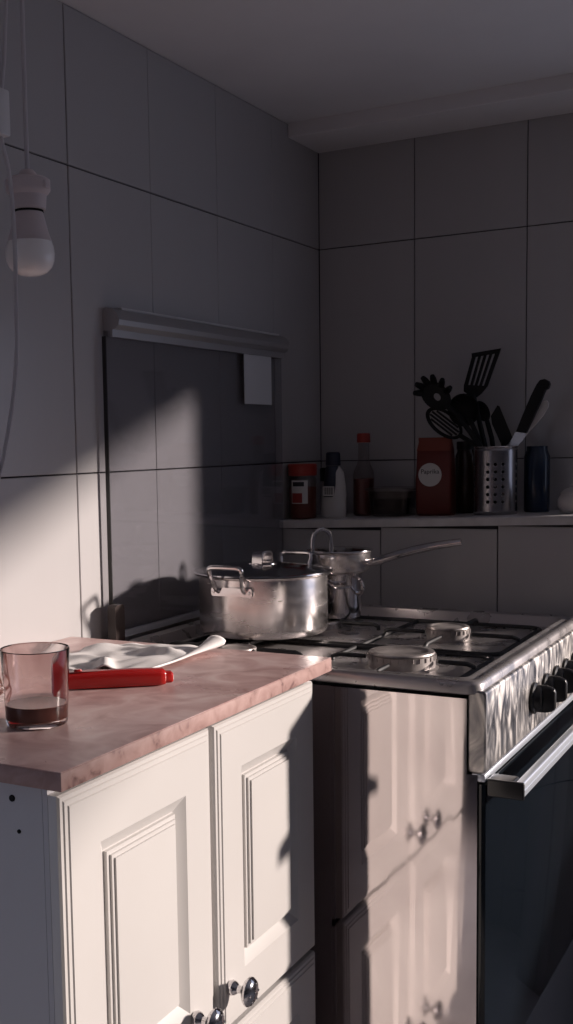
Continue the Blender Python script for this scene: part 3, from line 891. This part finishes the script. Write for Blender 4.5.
md = o.modifiers.new('thickness', 'SOLIDIFY'); md.thickness = .001
MB().lathe([(.0001, z), (hr-.0005, z), (hr-.0005, z+.002), (.0001, z+.002)], (hx, hy, 0), 40, cap0=False, cap1=False).build('base_plate', 'pot_steel', uh)
ring = [(hx+hr*math.cos(2*math.pi*k/48), hy+hr*math.sin(2*math.pi*k/48), z+hz+.001) for k in range(50)]
MB().tube(ring, .0016, 8, False).build('rim', 'polished_steel', uh)

# tools standing in the holder
GT = 'black tools in the utensil holder'
zb = z+.006
def bar(q, a, b_, w0, w1, y, th):
    a = Vector(a); b_ = Vector(b_)
    t_ = (b_-a).normalized(); n_ = Vector((-t_.y, t_.x))
    q.prism([tuple(a+n_*w0), tuple(a-n_*w0), tuple(b_-n_*w1), tuple(b_+n_*w1)], y-th/2, y+th/2)
# slotted turner
y = -.134
o = thing('slotted_turner', (.53, y, zb), 'black slotted turner sticking up highest from the utensil holder', 'turner', GT)
q = MB()
q.prism([(.476, 1.365), (.550, 1.373), (.5465, 1.362), (.477, 1.354)], y-.0025, y+.0025)
tops = [(.477, .486), (.4935, .500), (.5075, .5145), (.522, .529), (.5365, .547)]
bots = [(.457, .4665), (.4725, .479), (.484, .4905), (.4955, .502), (.5075, .517)]
for (a, b1), (c_, d_) in zip(tops, bots):
    zt = 1.354+(a-.477)*.12
    q.prism([(a, zt+.002), (b1, zt+.002), (d_, 1.286-(d_-.46)*.1), (c_, 1.286-(c_-.46)*.1)], y-.0025, y+.0025)
q.prism([(.4565, 1.287), (.5175, 1.281), (.501, 1.262), (.483, 1.249), (.456, 1.270)], y-.0025, y+.0025)
q.build('blade', 'black_nylon', o, smooth=False)
MB().tube([(.481, y, 1.262), (.492, y, 1.21), (.511, y, 1.13), (.530, y-.004, zb+.004)], [.0055, .006, .0065, .0075], 10).build('handle', 'black_nylon', o)
# pasta server
y = -.194
o = thing('pasta_server', (.53, y, zb), 'black pasta server with toothed oval head leaning left in the holder', 'pasta server', GT)
q = MB()
cx, cz_, ro = .404, 1.262, .0
oval = []
for k in range(28):
    t = 2*math.pi*k/28
    oval.append((.044*math.cos(t), .031*math.sin(t)))
rot = math.radians(-42)
def ro_(a, b_): return (.402+a*math.cos(rot)-b_*math.sin(rot), 1.259+a*math.sin(rot)+b_*math.cos(rot))
hole_ = [(.011*math.cos(2*math.pi*k/28)+.004, .008*math.sin(2*math.pi*k/28)) for k in range(28)]
lo = []
for dd, pts in ((y+.002, oval), (y-.004, oval), (y-.001, hole_), (y+.004, hole_), (y+.002, oval)):
    lo.append([(ro_(a, b_)[0], dd, ro_(a, b_)[1]) for a, b_ in pts])
q.loft(lo, False, False)
q.build('head', 'black_nylon', o)
for a in (70, 100, 130, 160, 190, 218):
    t = math.radians(a)
    p0 = ro_(.040*math.cos(t), .028*math.sin(t)); p1 = ro_(.056*math.cos(t), .045*math.sin(t))
    MB().tube([(p0[0], y-.001, p0[1]), ((p0[0]+p1[0])/2, y-.008, (p0[1]+p1[1])/2), (p1[0], y-.018, p1[1])], [.009, .0085, .006], 10).build('tooth', 'black_nylon', o)
p0 = ro_(.036, 0)
MB().tube([(p0[0], y, p0[1]), (.462, y, 1.205), (.514, y, 1.132), (.545, y+.004, zb+.004)], [.007, .0062, .0065, .0075], 10).build('handle', 'black_nylon', o)
# slotted spoon
y = -.1765
o = thing('slotted_spoon', (.54, y, zb), 'black slotted spoon leaning furthest left in the utensil holder', 'spoon', GT)
q = MB()
sc, sa = Vector((.418, 1.190)), math.radians(-38)
def sp_(a, b_): return (sc.x+a*math.cos(sa)-b_*math.sin(sa), sc.y+a*math.sin(sa)+b_*math.cos(sa))
n = 32
out = [(.056*math.cos(2*math.pi*k/n), .030*math.sin(2*math.pi*k/n)) for k in range(n)]
inn = [(.047*math.cos(2*math.pi*k/n), .022*math.sin(2*math.pi*k/n)) for k in range(n)]
q.loft([[(sp_(*p_)[0], d_, sp_(*p_)[1]) for p_ in pp] for d_, pp in ((y-.003, out), (y+.001, out), (y+.004, inn), (y+.0015, inn), (y-.003, out))], False, False)
for b_ in (-.0125, -.0042, .0042, .0125):
    ln = .044*math.sqrt(max(0, 1-(b_/.020)**2))
    bar(q, sp_(-ln-.001, b_), sp_(ln+.001, b_), .0026, .0026, y+.0025, .003)
q.build('bowl', 'black_nylon', o, angle=40)
p0 = sp_(.050, 0)
MB().tube([(p0[0], y, p0[1]), (.509, y, 1.127), (.555, y+.004, zb+.004)], [.006, .0062, .0075], 10).build('handle', 'black_nylon', o)
# ladle
y = -.156
o = thing('ladle', (.55, y, zb), 'black ladle with rounded bowl standing behind the slotted spoon in the holder', 'ladle', GT)
q = MB()
lo = []
for k in range(9):
    a = math.pi/2*k/8
    lo.append((.042*math.cos(a), .017*math.sin(a)))
M_ = Matrix.Translation((.462, y, 1.222)) @ Matrix.Rotation(math.radians(28), 4, 'Y') @ Matrix.Rotation(math.radians(-80), 4, 'X')
q.lathe(lo + [(.0001, .0245)] if False else lo, n=28, M=M_, cap0=False)
ob = q.build('bowl', 'black_nylon', o)
md = ob.modifiers.new('thickness', 'SOLIDIFY'); md.thickness = .0025
MB().tube([(.478, y, 1.200), (.500, y, 1.15), (.55, y+.004, zb+.004)], [.006, .0062, .0075], 10).build('handle', 'black_nylon', o)
# second spoon behind
y = -.1195
o = thing('serving_spoon', (.552, y, zb), 'black serving spoon in the middle of the utensil holder', 'spoon', GT)
q = MB()
q.loft([[(.4995+s_*(.026*math.cos(t)*math.cos(-.9)-.017*math.sin(t)*math.sin(-.9)), d_, 1.2185+s_*(.030*math.cos(t)*math.sin(-.9)*1.0+.020*math.sin(t)*math.cos(-.9))) for t in [2*math.pi*k/26 for k in range(26)]] for d_, s_ in ((y-.003, .4), (y-.004, .9), (y-.001, 1.), (y+.003, .8), (y+.005, .3))])
q.build('bowl', 'black_nylon', o)
MB().tube([(.510, y, 1.200), (.524, y, 1.15), (.552, y-.006, zb+.004)], [.006, .0062, .0075], 10).build('handle', 'black_nylon', o)
# pie server
y = -.138
o = thing('pie_server', (.556, y, zb), 'black triangular pie server with its point upward in the holder', 'server', GT)
MB().prism([(.5435, 1.2315), (.5485, 1.228), (.581, 1.150), (.571, 1.133), (.556, 1.128), (.530, 1.185), (.527, 1.205)], y-.002, y+.002).build('blade', 'black_nylon', o, smooth=False)
MB().tube([(.560, y, 1.14), (.559, y, 1.09), (.556, y+.004, zb+.004)], [.007, .0068, .0075], 10).build('handle', 'black_nylon', o)
# kitchen knife, handle up
y = -.155
o = thing('kitchen_knife', (.57, y, zb), 'kitchen knife with black handle leaning right in the utensil holder', 'knife')
hpts = [(.596, 1.164), (.612, 1.205), (.632, 1.252), (.645, 1.278), (.653, 1.2885), (.664, 1.2905), (.674, 1.2845), (.6765, 1.277), (.672, 1.266), (.666, 1.264), (.652, 1.229), (.634, 1.190), (.620, 1.160)]
MB().prism(hpts, y-.008, y+.008).build('handle', 'black_nylon', o, smooth=False)
MB().prism([(.5925, 1.1635), (.6195, 1.1590), (.6120, 1.142), (.5945, 1.126), (.572, zb+.004), (.560, zb+.02), (.576, 1.126)], y-.0011, y+.0011).build('blade', 'knife_steel', o, smooth=False)
# pale spatula behind the knife
y = -.134
o = thing('white_spatula', (.575, y, zb), 'pale plastic spatula peeking out behind the black knife handle', 'spatula')
MB().prism([(.6185, 1.162), (.628, 1.1700), (.655, 1.2010), (.6675, 1.222), (.6690, 1.232), (.664, 1.239), (.655, 1.238), (.640, 1.214), (.622, 1.178)], y-.003, y+.003).build('blade', 'white_plastic', o, smooth=False)
MB().tube([(.626, y, 1.178), (.583, y, 1.124), (.568, y-.002, zb+.004)], [.006, .006, .0065], 10).build('handle', 'white_plastic', o)
